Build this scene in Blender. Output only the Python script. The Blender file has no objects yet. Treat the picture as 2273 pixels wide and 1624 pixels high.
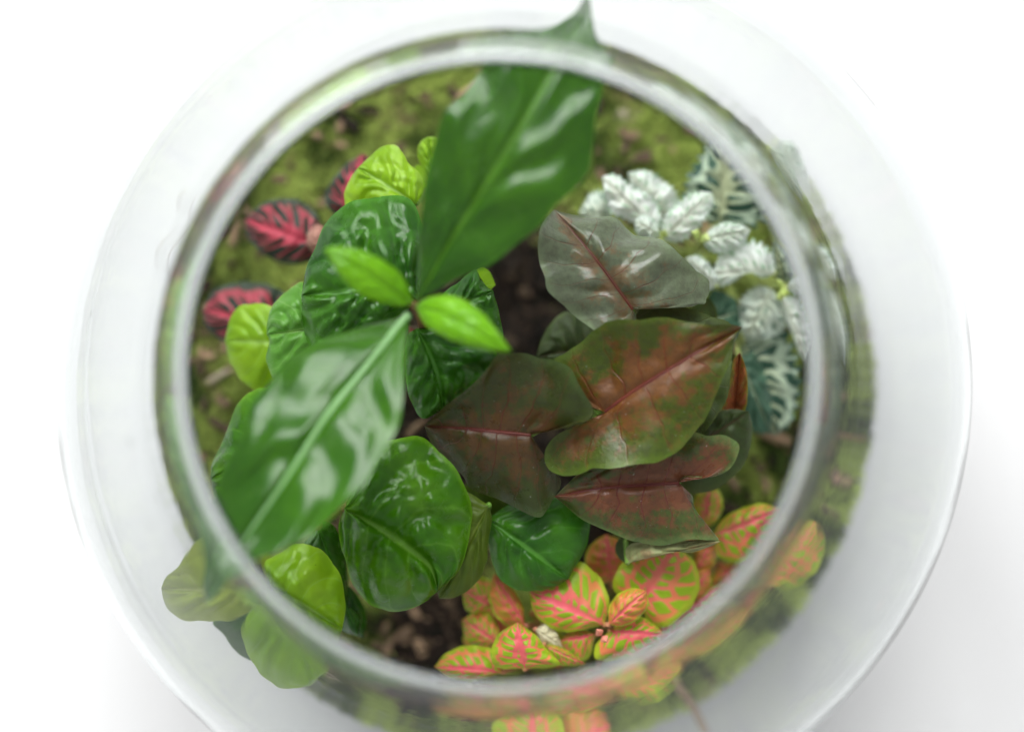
import bpy, math, random
import numpy as np
from mathutils import Vector

# ------------------------------------------------------------------ camera, light, exposure
sc = bpy.context.scene
CAM = np.array((0.010, -0.020, 0.755))
F = np.array((-0.0173, 0.0425, -1.0)); F /= np.linalg.norm(F)
RT = np.cross(F, (0, 1, 0)); RT /= np.linalg.norm(RT)
UP = np.cross(RT, F)
PXW, PXH, FPX = 2273.0, 1624.0, 4044.0

cam_d = bpy.data.cameras.new('camera'); cam = bpy.data.objects.new('camera', cam_d)
sc.collection.objects.link(cam); sc.camera = cam
from mathutils import Matrix
m = Matrix(((RT[0], UP[0], -F[0], CAM[0]), (RT[1], UP[1], -F[1], CAM[1]), (RT[2], UP[2], -F[2], CAM[2]), (0, 0, 0, 1)))
cam.matrix_world = m
cam_d.sensor_width = 36.0; cam_d.lens = 36.0 * FPX / PXW
cam_d.clip_start = 0.01; cam_d.clip_end = 50.0
cam_d.dof.use_dof = True; cam_d.dof.focus_distance = 0.594; cam_d.dof.aperture_fstop = 2.2

w = bpy.data.worlds.new('World'); sc.world = w; w.use_nodes = True
bg = w.node_tree.nodes['Background']; bg.inputs['Color'].default_value = (0.98, 0.99, 1.0, 1); bg.inputs['Strength'].default_value = 0.48

def area(name, loc, target, sx, sy, power, col=(1, 1, 1)):
    d = bpy.data.lights.new(name, 'AREA'); d.shape = 'RECTANGLE'; d.size = sx; d.size_y = sy; d.energy = power; d.color = col
    o = bpy.data.objects.new(name, d); sc.collection.objects.link(o); o.location = loc
    o.rotation_euler = (Vector(target) - Vector(loc)).to_track_quat('-Z', 'Y').to_euler()
    return o
# a tall window of two panes with a mullion between, towards the top (slightly left) of the picture
area('window_light', (-2.15, 3.35, 3.75), (0, 0, 0.17), 2.02, 3.55, 228.0)
area('window_light', (0.27, 3.87, 3.75), (0, 0, 0.17), 2.02, 3.55, 228.0)

vs = sc.view_settings; vs.view_transform = 'Standard'; vs.look = 'None'; vs.exposure = 0.33; vs.gamma = 1.0; vs.use_curve_mapping = False
sc.render.engine = 'CYCLES'
cy = sc.cycles; cy.max_bounces = 20; cy.transmission_bounces = 16; cy.glossy_bounces = 8; cy.diffuse_bounces = 5; cy.transparent_max_bounces = 12
cy.caustics_refractive = True; cy.caustics_reflective = True; cy.blur_glossy = 0.3
cy.use_denoising = True; cy.sample_clamp_indirect = 8.0
try: cy.denoiser = 'OPENIMAGEDENOISE'
except Exception: pass

# ------------------------------------------------------------------ helpers
rng = np.random.default_rng(7); random.seed(7)

def at(px, py, z):
    """plan position on the level z, read from the photograph (2273 px wide)"""
    px = np.asarray(px, float); py = np.asarray(py, float); z = np.asarray(z, float)
    dx = (px - PXW / 2) / FPX; dy = -(py - PXH / 2) / FPX
    D = F[None, :] + dx.reshape(-1, 1) * RT[None, :] + dy.reshape(-1, 1) * UP[None, :]
    t = (z.reshape(-1) - CAM[2]) / D[:, 2]
    return CAM[None, :] + D * t[:, None]

def at1(px, py, z): return at([px], [py], [z])[0]

def tag(o, label=None, cat=None, group=None, kind=None):
    if label: o['label'] = label
    if cat: o['category'] = cat
    if group: o['group'] = group
    if kind: o['kind'] = kind
    return o

def mesh_obj(name, verts, faces, mat, parent=None, smooth=True, uv=None, col=None):
    me = bpy.data.meshes.new(name)
    me.from_pydata([tuple(v) for v in verts], [], [tuple(f) for f in faces])
    if smooth: me.polygons.foreach_set('use_smooth', [True] * len(me.polygons))
    n = len(me.loops); li = np.empty(n, dtype=np.int32); me.loops.foreach_get('vertex_index', li)
    if uv is not None:
        l = me.uv_layers.new(name='UVMap'); l.data.foreach_set('uv', np.asarray(uv, np.float32)[li].ravel())
    if col is not None:
        a = me.color_attributes.new('Col', 'FLOAT_COLOR', 'POINT')
        a.data.foreach_set('color', np.asarray(col, np.float32).ravel())
    me.update()
    o = bpy.data.objects.new(name, me); sc.collection.objects.link(o)
    if mat: me.materials.append(mat)
    if parent: o.parent = parent
    return o

def empty(name, loc):
    o = bpy.data.objects.new(name, None); sc.collection.objects.link(o); o.location = Vector(loc); o.empty_display_size = 0.01
    return o

def hash2(ix, iy, s):
    h = np.sin(ix * 127.1 + iy * 311.7 + s * 74.7) * 43758.5453
    return h - np.floor(h)

def vnoise(x, y, s=0):
    ix = np.floor(x); iy = np.floor(y); fx = x - ix; fy = y - iy
    fx = fx * fx * (3 - 2 * fx); fy = fy * fy * (3 - 2 * fy)
    a = hash2(ix, iy, s); b = hash2(ix + 1, iy, s); c = hash2(ix, iy + 1, s); d = hash2(ix + 1, iy + 1, s)
    return (a + (b - a) * fx + (c - a) * fy + (a - b - c + d) * fx * fy) * 2 - 1

def fbm(x, y, s=0, o=4):
    t = 0; a = 0.5; 
    for k in range(o):
        t = t + a * vnoise(x, y, s + k * 13.0); x = x * 2.03 + 5.1; y = y * 2.03 + 1.7; a *= 0.5
    return t

def vor_edge(x, y, s=0):
    ix = np.floor(x); iy = np.floor(y); f1 = np.full(x.shape, 9.0); f2 = np.full(x.shape, 9.0)
    for i in (-1, 0, 1):
        for j in (-1, 0, 1):
            cx = ix + i; cy_ = iy + j
            qx = cx + 0.15 + 0.7 * hash2(cx, cy_, s); qy = cy_ + 0.15 + 0.7 * hash2(cx, cy_, s + 3.3)
            d = np.hypot(x - qx, y - qy)
            n2 = np.minimum(f2, np.maximum(d, f1)); f1 = np.minimum(f1, d); f2 = n2
    return f2 - f1

def catmull(pts, n=24):
    P = np.asarray(pts, float)
    if len(P) == 2:
        t = np.linspace(0, 1, n + 1)[:, None]; return P[0] * (1 - t) + P[1] * t
    Q = np.vstack([2 * P[0] - P[1], P, 2 * P[-1] - P[-2]])
    out = []
    for i in range(1, len(Q) - 2):
        p0, p1, p2, p3 = Q[i - 1], Q[i], Q[i + 1], Q[i + 2]
        d01 = max(np.linalg.norm(p1 - p0), 1e-6) ** .5; d12 = max(np.linalg.norm(p2 - p1), 1e-6) ** .5; d23 = max(np.linalg.norm(p3 - p2), 1e-6) ** .5
        t0, t1 = 0, d01; t2 = t1 + d12; t3 = t2 + d23
        t = np.linspace(t1, t2, n, endpoint=False)[:, None]
        A1 = (t1 - t) / (t1 - t0) * p0 + (t - t0) / (t1 - t0) * p1
        A2 = (t2 - t) / (t2 - t1) * p1 + (t - t1) / (t2 - t1) * p2
        A3 = (t3 - t) / (t3 - t2) * p2 + (t - t2) / (t3 - t2) * p3
        B1 = (t2 - t) / (t2 - t0) * A1 + (t - t0) / (t2 - t0) * A2
        B2 = (t3 - t) / (t3 - t1) * A2 + (t - t1) / (t3 - t1) * A3
        out.append((t2 - t) / (t2 - t1) * B1 + (t - t1) / (t2 - t1) * B2)
    return np.vstack(out + [P[-1:]])

def resample(C, s):
    d = np.r_[0, np.cumsum(np.linalg.norm(np.diff(C, axis=0), axis=1))]; d /= d[-1]
    return np.stack([np.interp(s, d, C[:, k]) for k in range(C.shape[1])], 1)

def tube_geo(path, r0, r1, n=8, cap=True):
    """path (k,3) -> verts, faces"""
    P = np.asarray(path, float); k = len(P); V = []; Fc = []
    T = np.gradient(P, axis=0); T /= np.linalg.norm(T, axis=1)[:, None]
    ref = np.array((0.3, 0.2, 0.9)) if abs(T[0][2]) < .9 else np.array((1, 0.1, 0))
    for i in range(k):
        a = np.cross(T[i], ref); a /= np.linalg.norm(a); b = np.cross(T[i], a)
        r = r0 + (r1 - r0) * i / (k - 1) if np.isscalar(r0) else r0[i]
        for j in range(n):
            th = 2 * math.pi * j / n; V.append(P[i] + r * (math.cos(th) * a + math.sin(th) * b))
    for i in range(k - 1):
        for j in range(n):
            q = (j + 1) % n; Fc.append((i * n + j, i * n + q, (i + 1) * n + q, (i + 1) * n + j))
    if cap:
        Fc.append(tuple(range(n))[::-1]); Fc.append(tuple((k - 1) * n + j for j in range(n)))
    return V, Fc

def tube(name, pts, r0, r1, mat, parent=None, n=8, steps=10, org=(0, 0, 0)):
    P = catmull(pts, steps) - np.asarray(org)
    V, Fc = tube_geo(P, r0, r1, n)
    return mesh_obj(name, V, Fc, mat, parent)

# ------------------------------------------------------------------ materials
class NT:
    def __init__(self, name):
        self.m = bpy.data.materials.new(name); self.m.use_nodes = True
        self.t = self.m.node_tree; self.t.nodes.clear()
        self.out = self.n('ShaderNodeOutputMaterial')
    def n(self, typ, **kw):
        x = self.t.nodes.new(typ)
        for k, v in kw.items(): setattr(x, k, v)
        return x
    def l(self, a, b): self.t.links.new(a, b)
    def put(self, sock, v):
        if hasattr(v, 'is_output') or isinstance(v, bpy.types.NodeSocket): self.l(v, sock)
        else:
            if isinstance(v, (tuple, list)) and len(v) == 3 and sock.type == 'RGBA': v = (*v, 1)
            sock.default_value = v
    def math(self, op, a, b=None, c=None, clamp=False):
        x = self.n('ShaderNodeMath', operation=op, use_clamp=clamp); self.put(x.inputs[0], a)
        if b is not None: self.put(x.inputs[1], b)
        if c is not None: self.put(x.inputs[2], c)
        return x.outputs[0]
    def smooth(self, v, a, b, lo=0.0, hi=1.0):
        x = self.n('ShaderNodeMapRange', interpolation_type='SMOOTHSTEP'); self.put(x.inputs[0], v)
        self.put(x.inputs[1], a); self.put(x.inputs[2], b); self.put(x.inputs[3], lo); self.put(x.inputs[4], hi)
        return x.outputs[0]
    def mix(self, f, a, b):
        x = self.n('ShaderNodeMix', data_type='RGBA'); self.put(x.inputs[0], f); self.put(x.inputs[6], a); self.put(x.inputs[7], b)
        return x.outputs[2]
    def noise(self, vec, scale, detail=3, rough=0.5, dims='3D'):
        x = self.n('ShaderNodeTexNoise', noise_dimensions=dims); 
        if vec is not None: self.l(vec, x.inputs['Vector'])
        x.inputs['Scale'].default_value = scale; x.inputs['Detail'].default_value = detail; x.inputs['Roughness'].default_value = rough
        return x.outputs['Fac']
    def xyz(self, x, y, z=0.0):
        c = self.n('ShaderNodeCombineXYZ'); self.put(c.inputs[0], x); self.put(c.inputs[1], y); self.put(c.inputs[2], z); return c.outputs[0]

def leaf_base(t):
    uv = t.n('ShaderNodeUVMap'); uv.uv_map = 'UVMap'
    s = t.n('ShaderNodeSeparateXYZ'); t.l(uv.outputs[0], s.inputs[0])
    u, v = s.outputs[0], s.outputs[1]
    av = t.math('ABSOLUTE', v)
    oi = t.n('ShaderNodeObjectInfo'); rnd = oi.outputs['Random']
    geo = t.n('ShaderNodeTexCoord')
    return u, v, av, rnd, geo.outputs['Object']

def leaf_finish(t, col, rough, transl, tcol=None, bumpv=None, bstr=0.2, bdist=0.0004, coat=0.0, ior=1.38):
    p = t.n('ShaderNodeBsdfPrincipled'); t.put(p.inputs['Base Color'], col); t.put(p.inputs['Roughness'], rough)
    p.inputs['IOR'].default_value = ior; p.inputs['Coat Weight'].default_value = coat; p.inputs['Coat Roughness'].default_value = 0.15
    if bumpv is not None:
        b = t.n('ShaderNodeBump'); b.inputs['Strength'].default_value = bstr; b.inputs['Distance'].default_value = bdist
        t.l(bumpv, b.inputs['Height']); t.l(b.outputs[0], p.inputs['Normal'])
    tr = t.n('ShaderNodeBsdfTranslucent'); t.put(tr.inputs['Color'], tcol if tcol is not None else col)
    mx = t.n('ShaderNodeMixShader'); mx.inputs[0].default_value = transl
    t.l(p.outputs[0], mx.inputs[1]); t.l(tr.outputs[0], mx.inputs[2]); t.l(mx.outputs[0], t.out.inputs[0])
    return t.m

def mat_green(name, dark, light, rib, edge, rough=0.27, transl=0.22, nveins=7, slant=1.6, specks=0.0, veinamt=0.35, fine=260, tl=None, bstr=0.25, coat=0.0, ior=1.37):
    t = NT(name); u, v, av, rnd, oc = leaf_base(t)
    ns = t.noise(oc, 45, 4, 0.55)
    c = t.mix(t.smooth(ns, 0.35, 0.68), dark, light)
    wob = t.math('MULTIPLY', t.math('SUBTRACT', t.noise(oc, 90, 2), 0.5), 0.5)
    ph = t.math('ADD', t.math('SUBTRACT', t.math('MULTIPLY', u, nveins), t.math('MULTIPLY', av, slant)), wob)
    fr = t.math('ABSOLUTE', t.math('SUBTRACT', t.math('FRACT', t.math('ADD', ph, 0.5)), 0.5))
    vm = t.math('MULTIPLY', t.smooth(fr, 0.0, 0.07, 1, 0), veinamt)
    c = t.mix(vm, c, rib)
    c = t.mix(t.math('MULTIPLY', t.smooth(av, 0.02, 0.07, 1, 0), 0.8), c, rib)
    c = t.mix(t.math('MULTIPLY', t.smooth(av, 0.93, 1.0), 0.55), c, edge)
    if specks:
        sp = t.smooth(t.noise(oc, 620, 2, 0.6), 0.71, 0.76)
        c = t.mix(t.math('MULTIPLY', sp, specks), c, (0.02, 0.03, 0.01))
    dirt = t.smooth(t.noise(oc, 130, 5, 0.65), 0.45, 0.75, 0, 0.14)
    r = t.math('ADD', dirt, rough)
    fb = t.noise(oc, fine, 4, 0.6)
    return leaf_finish(t, c, r, transl, tcol=tl or light, bumpv=fb, bstr=bstr, bdist=0.0006, coat=coat, ior=ior)

def mat_fittonia(name, vein, vein2, cell, margin, n=5.0, c=1.5, w0=0.10, w1=0.20, ky=2.3, marg=0.84, rough=0.42, transl=0.2, mid=0.09, rand=0.7, distort=0.25):
    t = NT(name); u, v, av, rnd, oc = leaf_base(t)
    wx = t.math('MULTIPLY', t.math('SUBTRACT', t.noise(oc, 160, 2), 0.5), distort * 2)
    ph = t.math('ADD', t.math('SUBTRACT', t.math('MULTIPLY', u, n), t.math('MULTIPLY', av, c)), wx)
    side = t.math('MULTIPLY', t.math('GREATER_THAN', v, 0), 17.3)
    y = t.math('ADD', t.math('ADD', t.math('MULTIPLY', av, ky), side), t.math('MULTIPLY', rnd, 50))
    vo = t.n('ShaderNodeTexVoronoi', voronoi_dimensions='2D', feature='DISTANCE_TO_EDGE'); t.l(t.xyz(ph, y), vo.inputs['Vector'])
    vo.inputs['Scale'].default_value = 1.0; vo.inputs['Randomness'].default_value = rand
    d = vo.outputs['Distance']
    isl = t.smooth(d, w0, w1)
    isl = t.math('MULTIPLY', isl, t.smooth(av, mid * .6, mid * 1.8))
    vc = t.mix(t.smooth(av, 0.0, 0.75), vein, vein2)
    col = t.mix(isl, vc, cell)
    wm = t.math('ADD', av, t.math('MULTIPLY', t.math('SUBTRACT', t.noise(oc, 220, 2), 0.5), 0.22))
    col = t.mix(t.smooth(wm, marg - .06, marg + .06), col, margin)
    col = t.mix(t.smooth(t.noise(oc, 60, 3), 0.4, 0.75, 0, 0.25), col, cell)
    bl = t.math('MULTIPLY', t.smooth(t.noise(oc, 95, 4, 0.6), 0.60, 0.72), t.smooth(av, 0.45, 0.95))
    col = t.mix(t.math('MULTIPLY', bl, 0.45), col, (0.16, 0.10, 0.04))
    h = t.math('ADD', t.math('MULTIPLY', isl, 1.0), t.math('MULTIPLY', t.noise(oc, 500, 3), 0.4))
    return leaf_finish(t, col, rough, transl, bumpv=h, bstr=0.35, bdist=0.0005)

def mat_arrow(name, red, green, vein, edge, redamt=0.5, rough=0.36, transl=0.12, mottling=110, coat=0.0):
    t = NT(name); u, v, av, rnd, oc = leaf_base(t)
    wob = t.math('MULTIPLY', t.math('SUBTRACT', t.noise(oc, 60, 2), 0.5), 1.1)
    ph = t.math('ADD', t.math('SUBTRACT', t.math('MULTIPLY', u, 8.0), t.math('MULTIPLY', av, 1.0)), wob)
    stretched = t.xyz(t.math('MULTIPLY', ph, 0.8), t.math('MULTIPLY', v, 1.3), t.math('MULTIPLY', rnd, 20))
    b = t.noise(stretched, 1.9, 5, 0.66)
    b2 = t.noise(oc, mottling, 6, 0.7)
    near = t.smooth(t.math('ADD', av, t.math('MULTIPLY', u, 0.25)), 0.0, 1.0, 0.13, -0.10)
    f = t.math('ADD', t.math('ADD', t.math('MULTIPLY', b, 0.45), t.math('MULTIPLY', b2, 0.55)), near)
    f = t.math('ADD', f, redamt - 0.5)
    f = t.math('ADD', f, t.math('MULTIPLY', t.math('SUBTRACT', t.noise(oc, 330, 6, 0.75), 0.5), 0.55))
    c = t.mix(t.smooth(f, 0.40, 0.58), green, red)
    c = t.mix(t.smooth(t.noise(oc, 420, 4, 0.7), 0.35, 0.75, 0, 0.45), c, (0.02, 0.018, 0.012))
    fr = t.math('ABSOLUTE', t.math('SUBTRACT', t.math('FRACT', t.math('ADD', ph, 0.5)), 0.5))
    vm = t.math('MULTIPLY', t.smooth(fr, 0.0, 0.038, 1, 0), t.smooth(av, 0.1, 0.95, 0.8, 0.25))
    c = t.mix(vm, c, vein)
    c = t.mix(t.smooth(av, 0.012, 0.05, 0.85, 0), c, vein)
    c = t.mix(t.smooth(t.math('ADD', av, t.math('MULTIPLY', t.math('SUBTRACT', b2, 0.5), 0.5)), 0.84, 1.02, 0, 0.6), c, edge)
    dust = t.smooth(t.noise(oc, 900, 2, 0.5), 0.74, 0.78, 0, 0.4)
    c = t.mix(dust, c, (0.55, 0.55, 0.5))
    r = t.math('ADD', t.smooth(t.noise(oc, 150, 5, 0.7), 0.35, 0.75, -0.05, 0.16), rough)
    h = t.math('ADD', t.math('MULTIPLY', vm, -1.5), t.math('MULTIPLY', t.noise(oc, 420, 5, 0.65), 1.2))
    return leaf_finish(t, c, r, transl, bumpv=h, bstr=0.45, bdist=0.0005, tcol=(0.16, 0.07, 0.01), coat=coat, ior=1.40)

def mat_plain(name, c1, c2, scale=80, rough=0.6, bump=0.4, transl=0.0):
    t = NT(name); g = t.n('ShaderNodeTexCoord').outputs['Object']
    f = t.smooth(t.noise(g, scale, 5, 0.65), 0.3, 0.7)
    c = t.mix(f, c1, c2)
    return leaf_finish(t, c, rough, transl, bumpv=t.noise(g, scale * 4, 4, 0.6), bstr=bump, bdist=0.001)

def mat_col(name, rough=0.7, transl=0.0):
    t = NT(name); a = t.n('ShaderNodeVertexColor', layer_name='Col')
    return leaf_finish(t, a.outputs[0], rough, transl)

M = {}
M['coffee'] = mat_green('coffee_leaf', (0.022, 0.095, 0.002), (0.040, 0.140, 0.003), (0.10, 0.26, 0.02), (0.06, 0.20, 0.01), rough=0.20, coat=0.0, ior=1.44, nveins=7, slant=2.0, veinamt=0.12, bstr=0.06, fine=120)
M['young'] = mat_green('young_leaf', (0.130, 0.370, 0.006), (0.190, 0.470, 0.010), (0.22, 0.50, 0.02), (0.25, 0.5, 0.03), rough=0.27, nveins=5, transl=0.3, veinamt=0.05, bstr=0.05, fine=120)
M['coty'] = mat_green('seed_leaf_dark', (0.018, 0.095, 0.006), (0.050, 0.180, 0.010), (0.08, 0.25, 0.03), (0.08, 0.28, 0.02), rough=0.22, coat=0.0, nveins=5, veinamt=0.35, specks=0.3)
M['coty_mid'] = mat_green('seed_leaf_mid', (0.036, 0.150, 0.002), (0.085, 0.240, 0.005), (0.16, 0.36, 0.04), (0.18, 0.40, 0.02), rough=0.22, coat=0.0, nveins=5, veinamt=0.3, specks=0.5)
M['coty_light'] = mat_green('seed_leaf_light', (0.225, 0.460, 0.010), (0.350, 0.600, 0.022), (0.38, 0.62, 0.12), (0.36, 0.55, 0.05), rough=0.28, nveins=5, transl=0.35, veinamt=0.4, specks=0.6)
M['coty_pale'] = mat_green('seed_leaf_pale', (0.085, 0.270, 0.025), (0.140, 0.370, 0.050), (0.28, 0.50, 0.14), (0.3, 0.5, 0.1), rough=0.25, nveins=5, transl=0.3, veinamt=0.4, specks=0.4)
M['coty_olive'] = mat_green('seed_leaf_olive', (0.060, 0.110, 0.006), (0.095, 0.150, 0.010), (0.15, 0.2, 0.03), (0.12, 0.2, 0.02), rough=0.42, nveins=5, specks=0.4)
M['coty_yellow'] = mat_green('seed_leaf_yellowish', (0.30, 0.40, 0.035), (0.42, 0.52, 0.070), (0.42, 0.48, 0.14), (0.4, 0.5, 0.15), rough=0.35, nveins=5, transl=0.4, veinamt=0.5, specks=0.8)
M['rib_pale'] = mat_plain('pale_green_rib', (0.17, 0.34, 0.12), (0.22, 0.40, 0.17), 60, 0.35, 0.1)
M['rib_green'] = mat_plain('green_rib', (0.07, 0.20, 0.01), (0.10, 0.25, 0.015), 60, 0.35, 0.1)
M['rib_red'] = mat_plain('dark_red_rib', (0.16, 0.035, 0.02), (0.10, 0.02, 0.018), 60, 0.4, 0.1)
M['stem_green'] = mat_plain('green_stem', (0.12, 0.26, 0.03), (0.18, 0.30, 0.05), 60, 0.45, 0.2)
M['stem_brown'] = mat_plain('brown_stem', (0.14, 0.07, 0.03), (0.25, 0.13, 0.05), 120, 0.6, 0.5)
M['stem_pink'] = mat_plain('pink_stem', (0.42, 0.14, 0.10), (0.50, 0.28, 0.10), 120, 0.5, 0.2)
M['stem_yellow'] = mat_plain('yellow_green_stem', (0.45, 0.55, 0.12), (0.55, 0.62, 0.25), 120, 0.5, 0.2)
M['arrow_a'] = mat_arrow('arrow_leaf_grey_sheen', (0.20, 0.12, 0.05), (0.13, 0.165, 0.09), (0.14, 0.03, 0.012), (0.18, 0.25, 0.12), redamt=0.42, rough=0.42, coat=0.5)  # part of the grey window sheen is put into these paler colours
M['arrow_b'] = mat_arrow('arrow_leaf_red', (0.160, 0.060, 0.014), (0.055, 0.088, 0.005), (0.15, 0.02, 0.012), (0.09, 0.16, 0.015), redamt=0.51, rough=0.31)
M['arrow_c'] = mat_arrow('arrow_leaf_dark', (0.088, 0.042, 0.012), (0.034, 0.052, 0.008), (0.11, 0.012, 0.012), (0.06, 0.11, 0.03), redamt=0.5, rough=0.31)
M['arrow_d'] = mat_arrow('arrow_leaf_rosy', (0.160, 0.056, 0.026), (0.056, 0.092, 0.018), (0.13, 0.012, 0.02), (0.14, 0.24, 0.07), redamt=0.55, rough=0.31)
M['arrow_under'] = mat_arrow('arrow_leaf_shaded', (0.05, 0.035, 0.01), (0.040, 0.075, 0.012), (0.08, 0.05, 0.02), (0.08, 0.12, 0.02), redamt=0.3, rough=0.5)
M['arrow_amber'] = mat_arrow('arrow_leaf_amber', (0.33, 0.09, 0.03), (0.22, 0.22, 0.02), (0.20, 0.03, 0.02), (0.3, 0.32, 0.02), redamt=0.6, rough=0.4)
M['arrow_pale'] = mat_arrow('arrow_leaf_pale_underside', (0.30, 0.22, 0.10), (0.25, 0.28, 0.11), (0.28, 0.2, 0.1), (0.3, 0.32, 0.16), redamt=0.4, rough=0.5)
M['fit_orange'] = mat_fittonia('orange_vein_leaf', (0.78, 0.12, 0.15), (0.74, 0.21, 0.085), (0.27, 0.42, 0.012), (0.36, 0.45, 0.02), n=8.5, c=2.2, w0=0.11, w1=0.18, ky=1.9, marg=0.86)
M['fit_orange_young'] = mat_fittonia('young_orange_vein_leaf', (0.74, 0.14, 0.14), (0.62, 0.20, 0.05), (0.44, 0.28, 0.03), (0.36, 0.42, 0.02), n=6, c=1.6, w0=0.10, w1=0.25, marg=0.88)
M['fit_red'] = mat_fittonia('red_vein_leaf', (0.56, 0.065, 0.105), (0.42, 0.06, 0.085), (0.018, 0.032, 0.020), (0.05, 0.075, 0.05), n=8.5, c=2.8, w0=0.10, w1=0.19, ky=1.1, marg=0.82, rough=0.5)
M['fit_white'] = mat_fittonia('white_leaf', (0.88, 0.90, 0.80), (0.90, 0.94, 0.90), (0.42, 0.64, 0.42), (0.28, 0.50, 0.30), n=9, c=2.2, w0=0.24, w1=0.42, marg=0.95, transl=0.30)
M['fit_white_old'] = mat_fittonia('white_veined_dark_leaf', (0.50, 0.55, 0.33), (0.50, 0.62, 0.46), (0.030, 0.085, 0.052), (0.10, 0.20, 0.13), n=9, c=2.4, w0=0.12, w1=0.20, ky=1.5, marg=0.95, rough=0.45)
M['fit_white_mid'] = mat_fittonia('white_veined_leaf', (0.66, 0.72, 0.58), (0.70, 0.78, 0.68), (0.17, 0.30, 0.20), (0.40, 0.55, 0.42), n=6, c=1.4, w0=0.28, w1=0.40, ky=1.8, marg=0.96, rough=0.45)
M['fit_green'] = mat_green('grey_green_leaf', (0.035, 0.100, 0.055), (0.07, 0.16, 0.10), (0.4, 0.45, 0.28), (0.2, 0.3, 0.2), rough=0.3, nveins=6, veinamt=0.2)
M['bud_yellow'] = mat_plain('yellow_green_bud', (0.50, 0.62, 0.14), (0.62, 0.72, 0.30), 90, 0.45, 0.2, 0.2)
M['bud_pink'] = mat_plain('pink_bud', (0.70, 0.22, 0.17), (0.80, 0.35, 0.25), 90, 0.45, 0.2, 0.2)
M['cream'] = mat_plain('cream_underside', (0.62, 0.58, 0.36), (0.72, 0.68, 0.48), 90, 0.5, 0.2, 0.2)
M['pinkbrown'] = mat_plain('pink_brown_underside', (0.34, 0.16, 0.12), (0.44, 0.24, 0.18), 90, 0.6, 0.2, 0.1)
M['bark'] = mat_plain('bark', (0.20, 0.12, 0.07), (0.45, 0.32, 0.2), 150, 0.8, 0.8)
M['stone'] = mat_plain('tan_stone', (0.45, 0.37, 0.27), (0.60, 0.52, 0.40), 150, 0.7, 0.5)
M['moss'] = mat_col('moss', 0.75, 0.25)
M['crumb'] = mat_col('soil_crumbs', 0.9)

t = NT('soil'); g = t.n('ShaderNodeTexCoord').outputs['Object']
c = t.mix(t.smooth(t.noise(g, 90, 6, 0.7), 0.35, 0.7), (0.007, 0.005, 0.004), (0.032, 0.020, 0.014))
M['soil'] = leaf_finish(t, c, 0.9, 0.0, bumpv=t.noise(g, 300, 6, 0.7), bstr=0.8, bdist=0.003)

t = NT('white_tabletop'); g = t.n('ShaderNodeTexCoord').outputs['Object']
c = t.mix(t.smooth(t.noise(g, 4, 4, 0.6), 0.3, 0.7), (0.640, 0.640, 0.640), (0.655, 0.655, 0.653))
M['table'] = leaf_finish(t, c, 0.45, 0.0, bumpv=t.noise(g, 200, 4, 0.6), bstr=0.05, bdist=0.001)

t = NT('clear_glass')
gb = t.n('ShaderNodeBsdfGlass'); gb.inputs['Color'].default_value = (0.979, 0.982, 0.982, 1); gb.inputs['Roughness'].default_value = 0.0; gb.inputs['IOR'].default_value = 1.48
g = t.n('ShaderNodeTexCoord').outputs['Object']
bp = t.n('ShaderNodeBump'); bp.inputs['Strength'].default_value = 0.10; bp.inputs['Distance'].default_value = 0.002
t.l(t.noise(g, 16, 2, 0.4), bp.inputs['Height']); t.l(bp.outputs[0], gb.inputs['Normal'])
va = t.n('ShaderNodeVolumeAbsorption'); va.inputs['Color'].default_value = (0.55, 0.86, 0.82, 1); va.inputs['Density'].default_value = 12.0
t.l(va.outputs[0], t.out.inputs['Volume'])
t.l(gb.outputs[0], t.out.inputs[0]); M['glass'] = t.m
M['speck'] = mat_plain('dried_speck', (0.35, 0.36, 0.34), (0.5, 0.5, 0.48), 300, 0.8, 0.2, 0.3)

# ------------------------------------------------------------------ table
S = 1.6
tb = mesh_obj('tabletop', [(-S, -S, 0), (S, -S, 0), (S, S, 0), (-S, S, 0), (-S, -S, -.03), (S, -S, -.03), (S, S, -.03), (-S, S, -.03)],
              [(0, 1, 2, 3), (4, 7, 6, 5), (0, 4, 5, 1), (1, 5, 6, 2), (2, 6, 7, 3), (3, 7, 4, 0)], M['table'], smooth=False)
tag(tb, kind='structure')

# ------------------------------------------------------------------ glass bowl
ZE, RO, RI = 0.135, 0.1512, 0.1484
def drift(z):      # hand-blown: the lip sits a touch off the body's axis
    return float(np.interp(z, [0.0, 0.085, 0.135, 0.26], [-0.0018, -0.0018, 0.0008, -0.0026])), 0.0
prof = [(0.0, 0.0045), (0.03, 0.0025), (0.046, 0.0008), (0.054, 0.0006), (0.060, 0.0022)]
for a in np.linspace(-62, 52.0, 36):
    prof.append((RO * math.cos(math.radians(a)), ZE + RO * math.sin(math.radians(a))))
lip = [(0.0905, 0.2572), (0.0886, 0.2596), (0.0873, 0.2616), (0.0856, 0.2623), (0.0842, 0.2612), (0.0839, 0.2590), (0.0860, 0.2558)]
prof += lip
for a in np.linspace(52.0, -60, 38):
    prof.append((RI * math.cos(math.radians(a)), ZE + RI * math.sin(math.radians(a))))
prof += [(0.062, 0.0085), (0.05, 0.0075), (0.025, 0.0085), (0.0, 0.0090)]
pc = catmull(prof, 4)
pc[:, 0] = np.maximum(pc[:, 0], 0)
NSEG = 192
V = [(drift(pc[0, 1])[0], 0, pc[0, 1])]; Fc = []
ring = pc[1:-1]
th = np.linspace(0, 2 * math.pi, NSEG, endpoint=False)
for r, z in ring:
    dx, dy = drift(z)
    wob = 1 + 0.0025 * np.sin(2 * th + 0.6) + 0.0012 * np.sin(3 * th + 9 * z * 10)
    for k in range(NSEG): V.append((dx + r * wob[k] * math.cos(th[k]), dy + r * wob[k] * math.sin(th[k]), z))
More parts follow.
